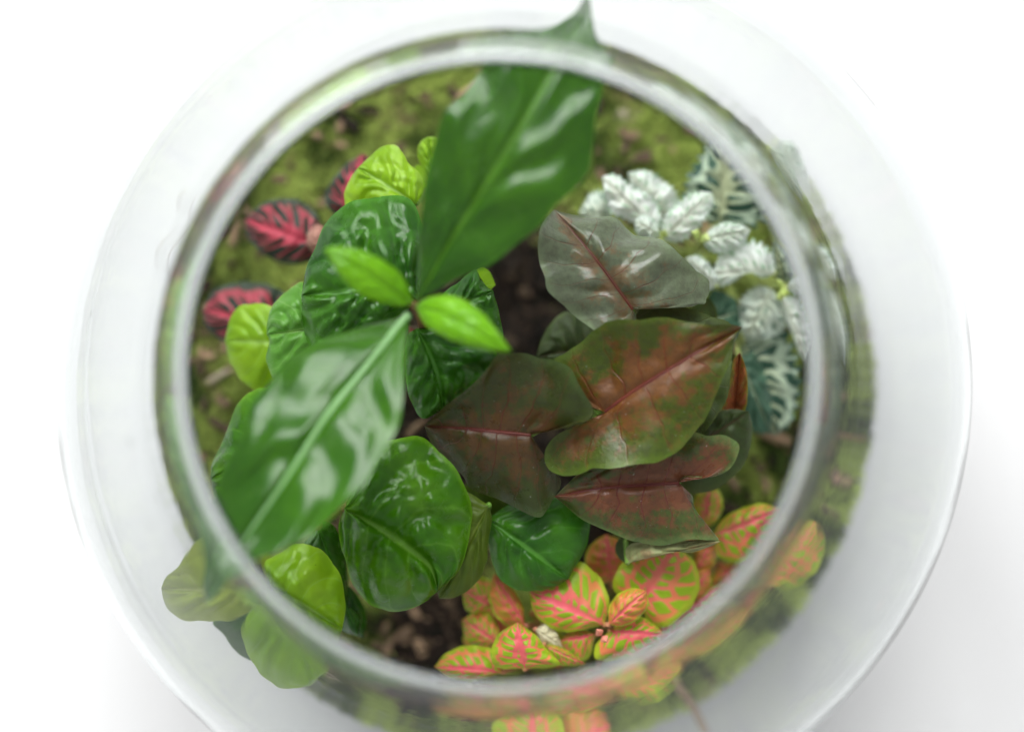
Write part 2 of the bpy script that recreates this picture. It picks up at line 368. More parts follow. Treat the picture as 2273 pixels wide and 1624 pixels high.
V.append((drift(pc[-1, 1])[0], 0, pc[-1, 1]))
nr = len(ring)
for k in range(NSEG):
    q = (k + 1) % NSEG
    Fc.append((0, 1 + q, 1 + k))
    for i in range(nr - 1):
        a = 1 + i * NSEG
        Fc.append((a + k, a + q, a + NSEG + q, a + NSEG + k))
    Fc.append((1 + (nr - 1) * NSEG + k, 1 + (nr - 1) * NSEG + q, len(V) - 1))
bowl = mesh_obj('glass_bowl', V, Fc, M['glass'])
tag(bowl, 'round clear glass fishbowl terrarium standing on the white table', 'bowl')

# ------------------------------------------------------------------ soil body
def soil_z(x, y):
    r = np.hypot(x, y)
    h = 0.0725 + 0.006 * fbm(x * 30, y * 30, 3) + 0.0035 * fbm(x * 90, y * 90, 5)
    return h - 0.010 * np.exp(-((x - 0.004) ** 2 + (y - 0.02) ** 2) / 0.0009) + 0.004 * np.clip((r - .08) / .05, 0, 1)
def inner_r(z): return math.sqrt(max(RI ** 2 - (z - ZE) ** 2, 0)) - 0.0022
nrr, nth = 60, 160
V = []; Fc = []
SOX = -0.0018
rr = np.linspace(0, 1, nrr)
V.append((SOX, 0, float(soil_z(np.array(0.0), np.array(0.0)))))
for i in range(1, nrr):
    for k in range(nth):
        a = 2 * math.pi * k / nth; R0 = 0.1345 * rr[i]
        x, y = R0 * math.cos(a), R0 * math.sin(a); V.append((x + SOX, y, float(soil_z(np.array(x), np.array(y)))))
zs = [0.064, 0.052, 0.040, 0.028, 0.018, 0.0125]
for z in zs:
    for k in range(nth):
        a = 2 * math.pi * k / nth; R0 = inner_r(z) - 0.001
        V.append((R0 * math.cos(a) + SOX, R0 * math.sin(a), z))
for k in range(nth):
    q = (k + 1) % nth; Fc.append((0, 1 + k, 1 + q))
    for i in range(nrr - 2 + len(zs)):
        a = 1 + i * nth; Fc.append((a + k, a + nth + k, a + nth + q, a + q))
Fc.append(tuple(1 + (nrr - 2 + len(zs)) * nth + k for k in range(nth))[::-1])
so = mesh_obj('soil', V, Fc, M['soil']); tag(so, 'dark brown potting soil filling the bottom of the glass bowl', 'soil', kind='stuff')

# moss: tens of thousands of leaflets
def moss_density(x, y):
    r = np.hypot(x, y)
    n = fbm(x * 38, y * 38, 21)
    d = 0.38 + 1.25 * n + np.clip((r - 0.070) / 0.035, -1.2, 1.0) * 0.75
    d -= 1.1 * np.exp(-((x + 0.030) ** 2 + (y + 0.092) ** 2) / 0.0007)
    d += 0.4 * np.exp(-((x + 0.01) ** 2 + (y - 0.11) ** 2) / 0.002)
    return d
N = 190000
a = rng.uniform(0, 2 * math.pi, N); r = 0.1350 * np.sqrt(rng.uniform(0, 1, N))
x = r * np.cos(a); y = r * np.sin(a)
keep = moss_density(x, y) > rng.uniform(-0.1, 0.7, N)
x = x[keep][:105000]; y = y[keep][:105000]; N = len(x)
mound = np.clip(moss_density(x, y), 0, 1.2)
z = soil_z(x, y) + 0.0060 * mound * (0.55 + 0.6 * vor_edge(x * 190, y * 190, 2)) * rng.uniform(0.3, 1.0, N)
L = rng.uniform(0.0012, 0.0034, N); Wd = L * rng.uniform(0.22, 0.42, N)
yaw = rng.uniform(0, 2 * math.pi, N); pit = rng.uniform(-0.1, 0.8, N)
dirv = np.stack([np.cos(yaw) * np.cos(pit), np.sin(yaw) * np.cos(pit), np.sin(pit)], 1)
sid = np.stack([-np.sin(yaw), np.cos(yaw), np.zeros(N)], 1)
B = np.stack([x, y, z], 1)
mxr = 0.1358
Vm = np.stack([B, B + dirv * (L * .55)[:, None] + sid * Wd[:, None] * .5, B + dirv * L[:, None] + np.array((0, 0, -.0003)), B + dirv * (L * .55)[:, None] - sid * Wd[:, None] * .5], 1).reshape(-1, 3)
rad = np.hypot(Vm[:, 0], Vm[:, 1]); sclr = np.minimum(1, mxr / np.maximum(rad, 1e-6)); Vm[:, :2] *= sclr[:, None]; Vm[:, 0] += SOX
Fm = np.arange(N * 4).reshape(-1, 4)
n1 = fbm(x * 60, y * 60, 41); n2 = fbm(x * 45 + 9, y * 45, 77); n3 = fbm(x * 150, y * 150, 99)
bright = np.clip(0.72 + 2.2 * n1 + 1.2 * n3 + rng.normal(0, .18, N), 0, 1)[:, None]
brown = np.clip(-0.40 + 2.0 * n2 + 1.3 * n3 + rng.normal(0, .25, N), 0, 1)[:, None]
brown = np.where(brown > .35, brown, 0)
colr = np.array((0.070, 0.115, 0.018)) * (1 - bright) + np.array((0.50, 0.62, 0.14)) * bright
colr = colr * (1 - brown) + np.array((0.42, 0.30, 0.17)) * brown * rng.uniform(.4, 1.3, N)[:, None] + colr * 0
col4 = np.repeat(np.hstack([colr, np.ones((N, 1))]), 4, axis=0)
mo = mesh_obj('moss', Vm, Fm, M['moss'], col=col4, smooth=False)
tag(mo, 'patchy yellow-green moss with brown bits covering the soil', 'moss', kind='stuff')

# crumbs of soil and bark mulch
N = 5200; NL = 600
a = rng.uniform(0, 2 * math.pi, N + NL); r = 0.1285 * np.sqrt(rng.uniform(0, 1, N + NL)); x = r * np.cos(a); y = r * np.sin(a); z = soil_z(x, y)
sz = np.r_[rng.uniform(0.0006, 0.0022, N), rng.uniform(0.0010, 0.0030, NL)]; el = np.r_[rng.uniform(0.6, 2.2, N), rng.uniform(0.8, 3.5, NL)]; yaw = rng.uniform(0, 2 * math.pi, N + NL)
z[N:] += 0.0050 * np.clip(moss_density(x[N:], y[N:]), 0, 1.1)
tone = np.r_[rng.uniform(0, 1, N) ** 2.5, rng.uniform(0, 1, NL) ** 1.3 * 1.6][:, None]
tone[np.hypot(x, y) < .075] *= 0.22  # shade under the middle leaves painted in: central crumbs get darker colour
N = N + NL
cube = np.array([(-1, -1, -1), (1, -1, -1), (1, 1, -1), (-1, 1, -1), (-1, -1, 1), (1, -1, 1), (1, 1, 1), (-1, 1, 1)], float) * .5
cf = np.array([(0, 3, 2, 1), (4, 5, 6, 7), (0, 1, 5, 4), (1, 2, 6, 5), (2, 3, 7, 6), (3, 0, 4, 7)])
C = cube[None] * (1 + rng.uniform(-.45, .45, (N, 8, 3))) * sz[:, None, None]; C[:, :, 0] *= el[:, None]
cx = C[:, :, 0] * np.cos(yaw)[:, None] - C[:, :, 1] * np.sin(yaw)[:, None]; cyy = C[:, :, 0] * np.sin(yaw)[:, None] + C[:, :, 1] * np.cos(yaw)[:, None]
Vc = np.stack([cx + x[:, None] + SOX, cyy + y[:, None], C[:, :, 2] + (z + sz * .3)[:, None]], 2).reshape(-1, 3)
Fcb = (cf[None] + (np.arange(N) * 8)[:, None, None]).reshape(-1, 4)
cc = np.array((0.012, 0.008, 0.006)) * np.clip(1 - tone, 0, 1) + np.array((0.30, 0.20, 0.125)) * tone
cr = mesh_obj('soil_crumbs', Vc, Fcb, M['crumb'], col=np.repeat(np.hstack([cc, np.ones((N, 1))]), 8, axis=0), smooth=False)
tag(cr, 'loose dark crumbs of soil and bark mulch', 'soil crumbs', kind='stuff')

# ------------------------------------------------------------------ leaves
def leaf(par, base, tip, L, R, zb, zt, mat, arch=0.0, eL=0.0, eR=0.0, vee=0.0, pw=1.7, mid=None, lobe=0.0, ns=36, nv=9,
         bump=None, A=0.001, nb=6, sl=1.6, wave=0.0, wk=3.0, rib=None, rr=0.0006, seed=0, label=None, tipdrop=0.0, A2=0.0, A3=0.0, serr=0.0):
    org = np.array(par.location)
    s = np.linspace(0, 1, ns + 1)
    f = np.clip((s - lobe) / (1 - lobe), 0, 1)
    if lobe: f = f ** 1.15
    CL = resample(catmull([base] + L + [tip]), s); CR = resample(catmull([base] + R + [tip]), s)
    CM = resample(catmull([base] + (mid or []) + [tip]), f)
    vv = np.linspace(-1, 1, 2 * nv + 1)
    av = np.abs(vv)
    Sg, Vg = np.meshgrid(s, vv, indexing='ij'); Fg = np.repeat(f[:, None], len(vv), 1); Ag = np.abs(Vg)
    E = np.where((Vg < 0)[..., None], CL[:, None, :], CR[:, None, :])
    if serr:
        k = 1 + serr * np.sin(Sg * 2 * math.pi * 13 + seed) * Ag ** 3
    else: k = 1 + (0.012 * np.sin(Sg * 37 + seed) + 0.05 * fbm(Sg * 9 + seed * 3.1, (Vg > 0) * 7.0 + 0.5, seed)) * Ag ** 3 * np.clip(8 * Sg * (1 - Sg), 0, 1)
    P = CM[:, None, :] + (E - CM[:, None, :]) * (Ag * k)[..., None]
    ends = np.clip(4 * Sg * (1 - Sg), 0, 1) ** 0.5 if not lobe else np.clip(6 * (1 - Sg), 0, 1) ** .5
    z = zb + (zt - zb) * Fg + arch * 4 * Fg * (1 - Fg) - tipdrop * Fg ** 3
    edge = np.where(Vg < 0, eL, eR)
    z = z + (edge * Ag ** pw + vee * Ag) * ends
    if wave: z = z + wave * Ag ** 2 * np.sin(2 * math.pi * wk * Sg + seed * 1.7 + (Vg > 0) * 1.3) * ends
    if bump:
        wob = 0.35 * vnoise(Sg * 5 + seed, Vg * 3, seed)
        ph = Sg * nb - Ag * sl + wob + (Vg > 0) * 0.35
        lat = np.sin(math.pi * ph) ** 2 if bump == 'c' else np.abs(np.sin(math.pi * ph)) ** 1.1
        win = np.clip(Ag * 6, 0, 1) * (1 - np.clip((Ag - .55) / .45, 0, 1) ** 2 * .9)
        h = A * lat * win * (1 + 0.7 * vnoise(np.floor(ph) * 3.1 + seed, Vg * 0 + 0.5 + (Vg > 0) * 5, seed))
        h -= 0.5 * A * np.exp(-(Ag / .07) ** 2)
        if A2:
            sx = P[..., 0] / 52.0; sy = P[..., 1] / 52.0
            wx = 0.5 * vnoise(sx * .7, sy * .7, seed + 4); wy = 0.5 * vnoise(sx * .7, sy * .7, seed + 8)
            cell = np.clip(vor_edge(sx + wx, sy + wy, seed + 1), 0, .7)
            h += A2 * (1.5 * (cell / .7) ** 1.1 * (1.6 - .6 * cell / .7) * .65 + 0.6 * fbm(sx * .6, sy * .6, seed + 2)) * np.clip(Ag * 5, 0.1, 1) * (1 - .7 * Ag ** 6)
        if A3: h += A3 * fbm(P[..., 0] / 135.0 + seed, P[..., 1] / 135.0, seed + 5, 2) * np.clip(Ag * 3, 0.15, 1)
        z = z + h * ends
    W = at(P[..., 0].ravel(), P[..., 1].ravel(), z.ravel()) - org
    nvv = len(vv); Fcs = []
    for i in range(ns):
        for j in range(nvv - 1):
            Fcs.append((i * nvv + j, i * nvv + j + 1, (i + 1) * nvv + j + 1, (i + 1) * nvv + j))
    o = mesh_obj('leaf', W, Fcs, M[mat], par, uv=np.stack([Sg.ravel(), Vg.ravel()], 1))
    # orient so that normals look up
    me = o.data
    if sum(p.normal.z for p in list(me.polygons)[::7]) < 0: me.flip_normals()
    if label: o['label'] = label
    G = W.reshape(ns + 1, nvv, 3)
    if rib:
        path = G[:, nv, :] + np.array((0, 0, rr * 0.25)); keepi = np.r_[True, np.linalg.norm(np.diff(path, axis=0), axis=1) > 1e-5]
        path = path[keepi]
        Vt, Ft = tube_geo(path, rr, rr * 0.18, 6); mesh_obj('midrib', Vt, Ft, M[rib], o)
    return o, G[0, nv, :] + org

def petiole(par, p, q, r, mat, name='petiole', bend=0.4):
    p = np.array(p); q = np.array(q); mid_ = np.array((p[0] * (1 - bend) + q[0] * bend, p[1] * (1 - bend) + q[1] * bend, (p[2] + q[2]) / 2 + 0.1 * abs(p[2] - q[2])))
    return tube(name, [p, mid_, q], r, r * 1.15, M[mat], par, org=np.array(par.location))

def gz(x, y): return float(soil_z(np.array(x), np.array(y)))
def plant(name, px, py, label, cat, group=None):
    p = at1(px, py, 0.075); p[2] = gz(p[0], p[1]); o = empty(name, p); tag(o, label, cat, group); return o

CG = 'coffee seedlings with round wavy seed leaves'

# ---- tall seedling with two long glossy leaves
s1 = plant('coffee_seedling', 940, 725, 'tall coffee seedling with two long glossy leaves and a pale young pair at its centre', 'seedling', CG)
node = at1(919, 676, 0.203); g0 = np.array(s1.location)
tube('stem', [g0 - np.array((0, 0, .003)), at1(945, 735, 0.13), at1(936, 712, 0.175), node], 0.0021, 0.0013, M['stem_brown'], s1, org=g0)
leaf(s1, (925, 664), (1303, -14), [(930, 600), (932, 509), (938, 431), (952, 372), (972, 282), (985, 253), (1027, 212), (1058, 168), (1082, 132), (1120, 100), (1180, 74), (1234, 56), (1270, 38), (1291, 10)],
     [(955, 652), (1030, 612), (1078, 592), (1129, 556), (1199, 498), (1242, 455), (1303, 383), (1317, 333), (1324, 251), (1338, 188), (1342, 150), (1330, 100), (1316, 60), (1311, 20)],
     0.203, 0.214, 'coffee', arch=0.011, eL=-0.004, eR=-0.004, vee=0.003, mid=[(955, 615), (987, 556), (1046, 462), (1129, 325), (1183, 235), (1232, 145), (1278, 60)], ns=90, nv=22,
     bump='c', A=0.0015, nb=4.6, sl=1.1, wave=0.0012, wk=4, rib='rib_green', rr=0.0005, seed=1)
leaf(s1, (907, 697), (466, 1334), [(853, 712), (775, 735), (720, 750), (685, 768), (640, 803), (600, 843), (566, 880), (545, 930), (522, 990), (500, 1040), (482, 1090), (466, 1150), (457, 1210), (453, 1270), (457, 1315)],
     [(902, 765), (897, 839), (891, 915), (875, 955), (850, 995), (826, 1042), (795, 1090), (755, 1133), (716, 1165), (669, 1200), (615, 1226), (575, 1236), (530, 1265), (492, 1308)],
     0.203, 0.217, 'coffee', arch=0.008, eL=-0.009, eR=0.006, vee=0.001, pw=1.35, mid=[(795, 836), (716, 937), (654, 1035), (614, 1094), (548, 1190), (500, 1270)], ns=90, nv=22,
     bump='c', A=0.0018, nb=3.9, sl=0.8, wave=0.001, wk=3, rib='rib_pale', rr=0.0013, seed=2)
leaf(s1, (917, 673), (717, 553), [(895, 678), (847, 671), (805, 656), (776, 634), (754, 609), (736, 582)], [(911, 655), (903, 631), (884, 604), (847, 576), (805, 557), (770, 548), (740, 547)],
     0.204, 0.216, 'young', arch=0.006, eL=-0.005, eR=-0.005, vee=0.0035, mid=[(869, 641), (814, 606), (755, 573)], ns=40, nv=14, bump='c', A=0.0005, nb=5, sl=1.2, rib='rib_green', rr=0.0004, seed=3, label='small pale yellow-green young leaf pointing left')
leaf(s1, (921, 680), (1136, 780), [(941, 664), (974, 655), (1012, 659), (1045, 675), (1078, 703), (1100, 729), (1120, 757)], [(930, 695), (941, 716), (968, 737), (1012, 758), (1056, 771), (1100, 780)],
     0.204, 0.212, 'young', arch=0.007, eL=-0.006, eR=-0.006, vee=0.004, mid=[(968, 690), (1034, 724), (1085, 752)], ns=40, nv=14, bump='c', A=0.0005, nb=5, sl=1.2, rib='rib_green', rr=0.0004, seed=4, label='small pale yellow-green young leaf pointing right')
kw = dict(ns=56, nv=20, bump='k', nb=4.5, sl=1.3, rr=0.0006)
leaf(s1, (928, 668), (669, 655), [(900, 690), (860, 715), (800, 748), (740, 772), (700, 780), (683, 760), (671, 710)], [(940, 560), (935, 480), (905, 440), (860, 434), (815, 441), (765, 456), (722, 497), (703, 540), (681, 590)],
     0.170, 0.163, 'coty', arch=0.004, eL=-0.008, eR=-0.009, mid=[(840, 640), (740, 650)], A=0.0022, A2=0.0022, wave=0.002, seed=5, **kw)
leaf(s1, (925, 728), (985, 908), [(906, 742), (900, 790), (903, 850), (914, 893), (938, 928)], [(985, 728), (1055, 748), (1100, 785), (1087, 820), (1045, 868), (1010, 898)],
     0.172, 0.162, 'coty', arch=0.004, eL=-0.006, eR=-0.007, mid=[(955, 790), (975, 850)], A=0.0018, A2=0.0022, wave=0.002, seed=6, **kw)
leaf(s1, (965, 700), (1095, 645), [(985, 650), (1020, 625), (1055, 598), (1066, 615), (1080, 635)], [(1000, 745), (1060, 770), (1112, 760), (1110, 705)], 0.165, 0.158, 'coty', eL=-0.004, eR=-0.004, A=0.0015, A2=0.001, seed=7, **kw)
leaf(s1, (1030, 640), (1100, 632), [(1050, 605), (1070, 592), (1086, 602)], [(1050, 660), (1075, 655)], 0.152, 0.150, 'coty_light', ns=16, nv=6, label='tip of a yellow-green leaf beside the dark soil')

# ---- seedling at the top
s2 = plant('coffee_seedling', 955, 420, 'bright green coffee seedling half hidden under the long upper leaf', 'seedling', CG)
o, b = leaf(s2, (925, 452), (795, 372), [(885, 478), (820, 482), (770, 465), (766, 425), (780, 392)], [(942, 420), (926, 380), (906, 363), (893, 337), (872, 323), (846, 326), (820, 348)], 0.155, 0.150, 'coty_light', arch=.003, eL=-.006, eR=-.003, A=.0016, A2=.0010, seed=11, **kw)
petiole(s2, b, s2.location, .0009, 'stem_green')
o, b = leaf(s2, (965, 405), (948, 304), [(940, 375), (927, 345), (932, 316)], [(985, 370), (985, 330), (970, 306)], 0.140, 0.144, 'coty_light', eL=-.004, eR=-.004, A=.0012, A2=.0008, seed=12, **kw)
petiole(s2, b, s2.location, .0009, 'stem_green')
o, b = leaf(s2, (960, 410), (918, 380), [(940, 420), (920, 405)], [(945, 375), (925, 366)], 0.138, 0.138, 'coty_light', ns=16, nv=6)

# ---- seedlings at the left
s3 = plant('coffee_seedling', 700, 780, 'left coffee seedling with a smooth yellow-green and a crinkled pale leaf', 'seedling', CG)
o, b = leaf(s3, (650, 760), (499, 757), [(640, 820), (605, 848), (567, 868), (545, 855), (526, 830), (508, 796)], [(640, 700), (600, 680), (570, 674), (537, 676), (518, 694), (504, 732)], 0.140, 0.134, 'coty_light', arch=.004, eL=-.006, eR=-.003, A=.0008, A2=.0003, seed=21, label='smooth yellow-green leaf', **kw)
petiole(s3, b, s3.location, .001, 'stem_green')
o, b = leaf(s3, (730, 725), (592, 742), [(715, 790), (660, 820), (616, 842), (597, 822), (590, 795), (598, 755)], [(715, 650), (672, 626), (632, 650), (604, 682), (593, 715)], 0.158, 0.152, 'coty_pale', arch=.003, eL=-.005, eR=-.005, A=.0016, A2=.0012, seed=22, label='pale crinkled leaf with wet sheen', rib='rib_green', **kw)
petiole(s3, b, s3.location, .001, 'stem_green')
o, b = leaf(s3, (660, 980), (467, 1062), [(640, 1080), (580, 1130), (520, 1130), (480, 1108)], [(640, 880), (590, 862), (558, 868), (532, 888), (513, 930), (493, 984), (470, 1030)], 0.160, 0.150, 'coty_mid', arch=.004, eL=-.005, eR=-.007, A=.002, A2=.001, seed=23, label='dark green leaf under the long lower leaf', **kw)
petiole(s3, b, s3.location, .001, 'stem_green')

# ---- large round seed leaf at the lower middle and its dark partners
s4 = plant('coffee_seedling', 800, 1090, 'coffee seedling with one large round deeply crinkled glossy green leaf', 'seedling', CG)
o, b = leaf(s4, (764, 1128), (972, 1312), [(752, 1165), (757, 1210), (771, 1260), (785, 1305), (814, 1335), (850, 1350), (905, 1353), (948, 1332)],
     [(795, 1060), (838, 985), (885, 968), (928, 966), (953, 974), (978, 1003), (1010, 1043), (1028, 1073), (1045, 1112), (1047, 1150), (1041, 1200), (1019, 1265)],
     0.168, 0.158, 'coty_mid', arch=.006, eL=-.012, eR=-.006, mid=[(840, 1172), (913, 1222), (955, 1258)], A=.0040, A2=.0014, wave=.002, seed=31, **{**kw, 'nb': 3.6, 'ns': 80, 'nv': 26})
petiole(s4, b, s4.location, .0012, 'stem_brown')
o, b = leaf(s4, (705, 1170), (795, 1412), [(660, 1230), (690, 1330), (760, 1400)], [(718, 1156), (740, 1165), (757, 1195), (770, 1247), (774, 1300), (778, 1345), (803, 1362)], 0.158, 0.140, 'coty', eL=-.010, eR=-.010, A=.0012, A2=.0006, seed=32, label='dark leaf seen nearly edge-on', **kw)
petiole(s4, b, s4.location, .0011, 'stem_brown')
o, b = leaf(s4, (765, 1290), (806, 1418), [(770, 1350), (785, 1400)], [(785, 1310), (805, 1340), (814, 1372)], 0.138, 0.130, 'coty', eL=-.006, eR=-.004, A=.0008, ns=30, nv=8, bump='k', seed=33)

s5 = plant('coffee_seedling', 1080, 1150, 'shaded coffee seedling with a dark green leaf above the orange-veined leaves', 'seedling', CG)
o, b = leaf(s5, (1080, 1150), (1262, 1285), [(1083, 1200), (1090, 1235), (1106, 1279), (1138, 1304), (1180, 1312), (1235, 1301)], [(1150, 1110), (1230, 1100), (1295, 1120), (1309, 1160), (1296, 1222)], 0.149, 0.146, 'coty', arch=.004, eL=-.007, eR=-.007, A=.0018, A2=.0004, seed=41, **kw)
petiole(s5, b, s5.location, .001, 'stem_green')
o, b = leaf(s5, (1085, 1120), (975, 1328), [(1020, 1090), (980, 1180), (960, 1270)], [(1092, 1150), (1084, 1200), (1080, 1245), (1058, 1292), (1012, 1325)], 0.158, 0.148, 'coty_olive', arch=.003, eL=-.003, eR=-.006, A=.0012, A2=.0004, seed=42, label='olive green leaf', **kw)
petiole(s5, b, s5.location, .001, 'stem_green')
o, b = leaf(s5, (1060, 1060), (1150, 1150), [(1030, 1080), (1060, 1120), (1100, 1155)], [(1110, 1060), (1160, 1090)], 0.140, 0.138, 'coty_olive', ns=20, nv=7, eL=-.003, eR=-.003)

# ---- bright seedling outside the opening, lower left
s6 = plant('coffee_seedling', 600, 1290, 'bright light-green coffee seedling reaching under the glass shoulder at the lower left', 'seedling', CG)
o, b = leaf(s6, (602, 1300), (760, 1395), [(640, 1400), (700, 1425), (745, 1428)], [(586, 1250), (612, 1233), (635, 1216), (661, 1206), (689, 1206), (723, 1225), (748, 1261), (762, 1305), (767, 1350)], 0.165, 0.162, 'coty_light', arch=.004, eL=-.010, eR=-.007, A=.0024, A2=.0014, wave=.0015, seed=51, **kw)
petiole(s6, b, s6.location, .0011, 'stem_green')
o, b = leaf(s6, (582, 1312), (355, 1306), [(560, 1352), (525, 1374), (455, 1379), (406, 1376), (376, 1358), (360, 1333)], [(560, 1255), (520, 1200), (468, 1183), (444, 1193), (417, 1218), (396, 1256), (367, 1280)], 0.166, 0.164, 'coty_yellow', arch=.002, eL=-.004, eR=.006, A=.0018, A2=.0008, wave=.002, seed=52, label='yellowish leaf seen through the glass', **kw)
petiole(s6, b, s6.location, .0011, 'stem_green')
o, b = leaf(s6, (598, 1318), (690, 1520), [(545, 1365), (537, 1398), (546, 1441), (568, 1481), (590, 1506), (618, 1525), (652, 1527)], [(680, 1350), (725, 1395), (736, 1430), (736, 1462), (728, 1490)], 0.168, 0.158, 'coty_light', arch=.004, eL=-.006, eR=-.010, A=.0020, A2=.0008, wave=.0015, seed=53, label='light green leaf under the glass rim', **kw)
petiole(s6, b, s6.location, .0011, 'stem_green')
o, b = leaf(s6, (590, 1335), (552, 1467), [(500, 1360), (468, 1384), (489, 1405), (504, 1428), (526, 1453)], [(600, 1400), (590, 1450)], 0.148, 0.140, 'coty', ns=30, nv=9, bump='k', A=.001, A2=.0006, seed=54, label='darker leaf behind the light ones')
petiole(s6, b, s6.location, .0011, 'stem_green')
o, b = leaf(s6, (600, 1290), (590, 1226), [(585, 1270), (580, 1245)], [(625, 1265), (615, 1238)], 0.158, 0.160, 'coty_yellow', ns=16, nv=6, label='yellow leaf edge')

# ---- arrowhead plant
ap = plant('arrowhead_plant', 1330, 860, 'reddish brown arrowhead plant with broad pointed leaves in the middle of the bowl', 'plant')
AO = np.array(ap.location)
ka = dict(ns=90, nv=22, lobe=0.24, bump='s', nb=5, sl=.7, seed=61, A3=.0040)
leavesA = []
leavesA.append(leaf(ap, (1404, 687), (1230, 465), [(1412, 704), (1400, 735), (1370, 755), (1335, 745), (1314, 730), (1292, 714), (1268, 692), (1240, 668), (1220, 644), (1210, 618), (1199, 589), (1194, 550), (1196, 514), (1208, 490)],
     [(1415, 678), (1432, 672), (1456, 673), (1496, 678), (1538, 681), (1550, 675), (1566, 674), (1570, 660), (1580, 644), (1578, 627), (1566, 613), (1544, 602), (1520, 574), (1496, 550), (1472, 534), (1444, 526), (1412, 522), (1391, 507), (1374, 489), (1357, 481), (1324, 482), (1282, 478), (1256, 473)],
     0.166, 0.160, 'arrow_a', arch=.004, eL=.007, eR=-.009, mid=[(1370, 640), (1330, 585), (1290, 535)], A=.0013, wave=.0028, wk=3, rib='rib_red', rr=.0004, label='greyish leaf with a satin sheen pointing up left', **ka))
leavesA.append(leaf(ap, (1344, 914), (1647, 726), [(1337, 911), (1318, 906), (1290, 900), (1255, 880), (1228, 845), (1218, 812), (1230, 797), (1258, 781), (1287, 760), (1316, 731), (1350, 716), (1413, 708), (1476, 706), (1539, 716), (1581, 722), (1622, 720)],
     [(1341, 926), (1329, 930), (1299, 939), (1266, 951), (1237, 964), (1216, 985), (1209, 1014), (1220, 1044), (1245, 1058), (1270, 1058), (1295, 1050), (1316, 1036), (1371, 1037), (1434, 1033), (1476, 1021), (1514, 997), (1539, 968), (1564, 930), (1581, 897), (1602, 846), (1623, 792), (1633, 750)],
     0.170, 0.178, 'arrow_b', arch=.004, eL=.003, eR=-.002, mid=[(1400, 872), (1480, 822), (1570, 768)], A=.0013, wave=.0028, wk=2.5, rib='rib_red', rr=.00055, label='largest reddish leaf pointing right', **{**ka, 'seed': 62}))
leavesA.append(leaf(ap, (1178, 965), (942, 945), [(1178, 976), (1186, 993), (1199, 1010), (1216, 1039), (1243, 1062), (1237, 1098), (1212, 1132), (1199, 1146), (1169, 1142), (1140, 1125), (1111, 1107), (1077, 1098), (1043, 1081), (1027, 1056), (993, 1027), (964, 993), (949, 964)],
     [(1184, 960), (1228, 955), (1266, 945), (1291, 937), (1311, 926), (1314, 909), (1299, 872), (1278, 842), (1257, 817), (1228, 800), (1195, 794), (1144, 783), (1106, 785), (1080, 820), (1035, 863), (993, 897), (957, 930)],
     0.169, 0.162, 'arrow_c', arch=.003, eL=-.012, eR=.010, mid=[(1100, 958), (1020, 950)], A=.0013, wave=.0028, wk=3, rib='rib_red', rr=.0004, label='dark brown leaf pointing left', **{**ka, 'seed': 63}))
leavesA.append(leaf(ap, (1507, 1071), (1231, 1102), [(1509, 1078), (1522, 1090), (1537, 1099), (1540, 1119), (1556, 1153), (1577, 1184), (1600, 1201), (1575, 1198), (1539, 1200), (1497, 1206), (1455, 1209), (1413, 1203), (1371, 1186), (1329, 1170), (1287, 1149), (1252, 1119)],
     [(1511, 1062), (1526, 1055), (1556, 1057), (1589, 1056), (1618, 1042), (1635, 1018), (1642, 989), (1623, 972), (1598, 966), (1572, 968), (1547, 957), (1500, 975), (1420, 1000), (1340, 1020), (1290, 1045), (1258, 1075)],
     0.160, 0.158, 'arrow_d', arch=.003, eL=-.006, eR=.004, mid=[(1440, 1075), (1340, 1082)], A=.0013, wave=.0028, wk=2.5, rib='rib_red', rr=.00045, label='rosy brown leaf pointing left below the largest', **{**ka, 'seed': 64}))
kz = dict(ns=40, nv=12, bump='s', A=.0012, nb=4, sl=.7)
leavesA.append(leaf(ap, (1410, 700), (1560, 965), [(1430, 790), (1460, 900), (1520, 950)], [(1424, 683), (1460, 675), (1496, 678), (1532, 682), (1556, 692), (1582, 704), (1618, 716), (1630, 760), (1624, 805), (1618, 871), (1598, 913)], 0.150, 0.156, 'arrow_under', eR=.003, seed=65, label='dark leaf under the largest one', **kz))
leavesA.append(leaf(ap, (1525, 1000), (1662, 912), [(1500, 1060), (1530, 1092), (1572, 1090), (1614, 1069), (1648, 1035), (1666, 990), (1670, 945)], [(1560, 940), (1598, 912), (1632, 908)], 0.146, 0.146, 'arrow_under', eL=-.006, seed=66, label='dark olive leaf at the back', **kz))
leavesA.append(leaf(ap, (1630, 935), (1642, 782), [(1602, 905), (1617, 871), (1624, 820), (1630, 795)], [(1653, 912), (1660, 871), (1657, 825), (1650, 798)], 0.140, 0.152, 'arrow_amber', vee=.004, seed=67, label='small amber leaf', **kz))
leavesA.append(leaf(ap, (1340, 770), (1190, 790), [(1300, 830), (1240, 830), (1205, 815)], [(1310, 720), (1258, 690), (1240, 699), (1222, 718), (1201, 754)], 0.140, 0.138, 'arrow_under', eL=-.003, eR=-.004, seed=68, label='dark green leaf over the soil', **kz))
leavesA.append(leaf(ap, (1393, 1250), (1600, 1201), [(1400, 1240), (1446, 1221), (1488, 1221), (1530, 1226), (1572, 1214)], [(1390, 1215), (1430, 1200), (1518, 1200), (1570, 1196)], 0.148, 0.157, 'arrow_pale', eL=-.002, eR=-.003, seed=69, label='pale curled leaf underside', **kz))
leavesA.append(leaf(ap, (1420, 1190), (1391, 1250), [(1380, 1190), (1365, 1215), (1375, 1240)], [(1430, 1210), (1405, 1222)], 0.142, 0.140, 'arrow_under', seed=70, ns=20, nv=8))
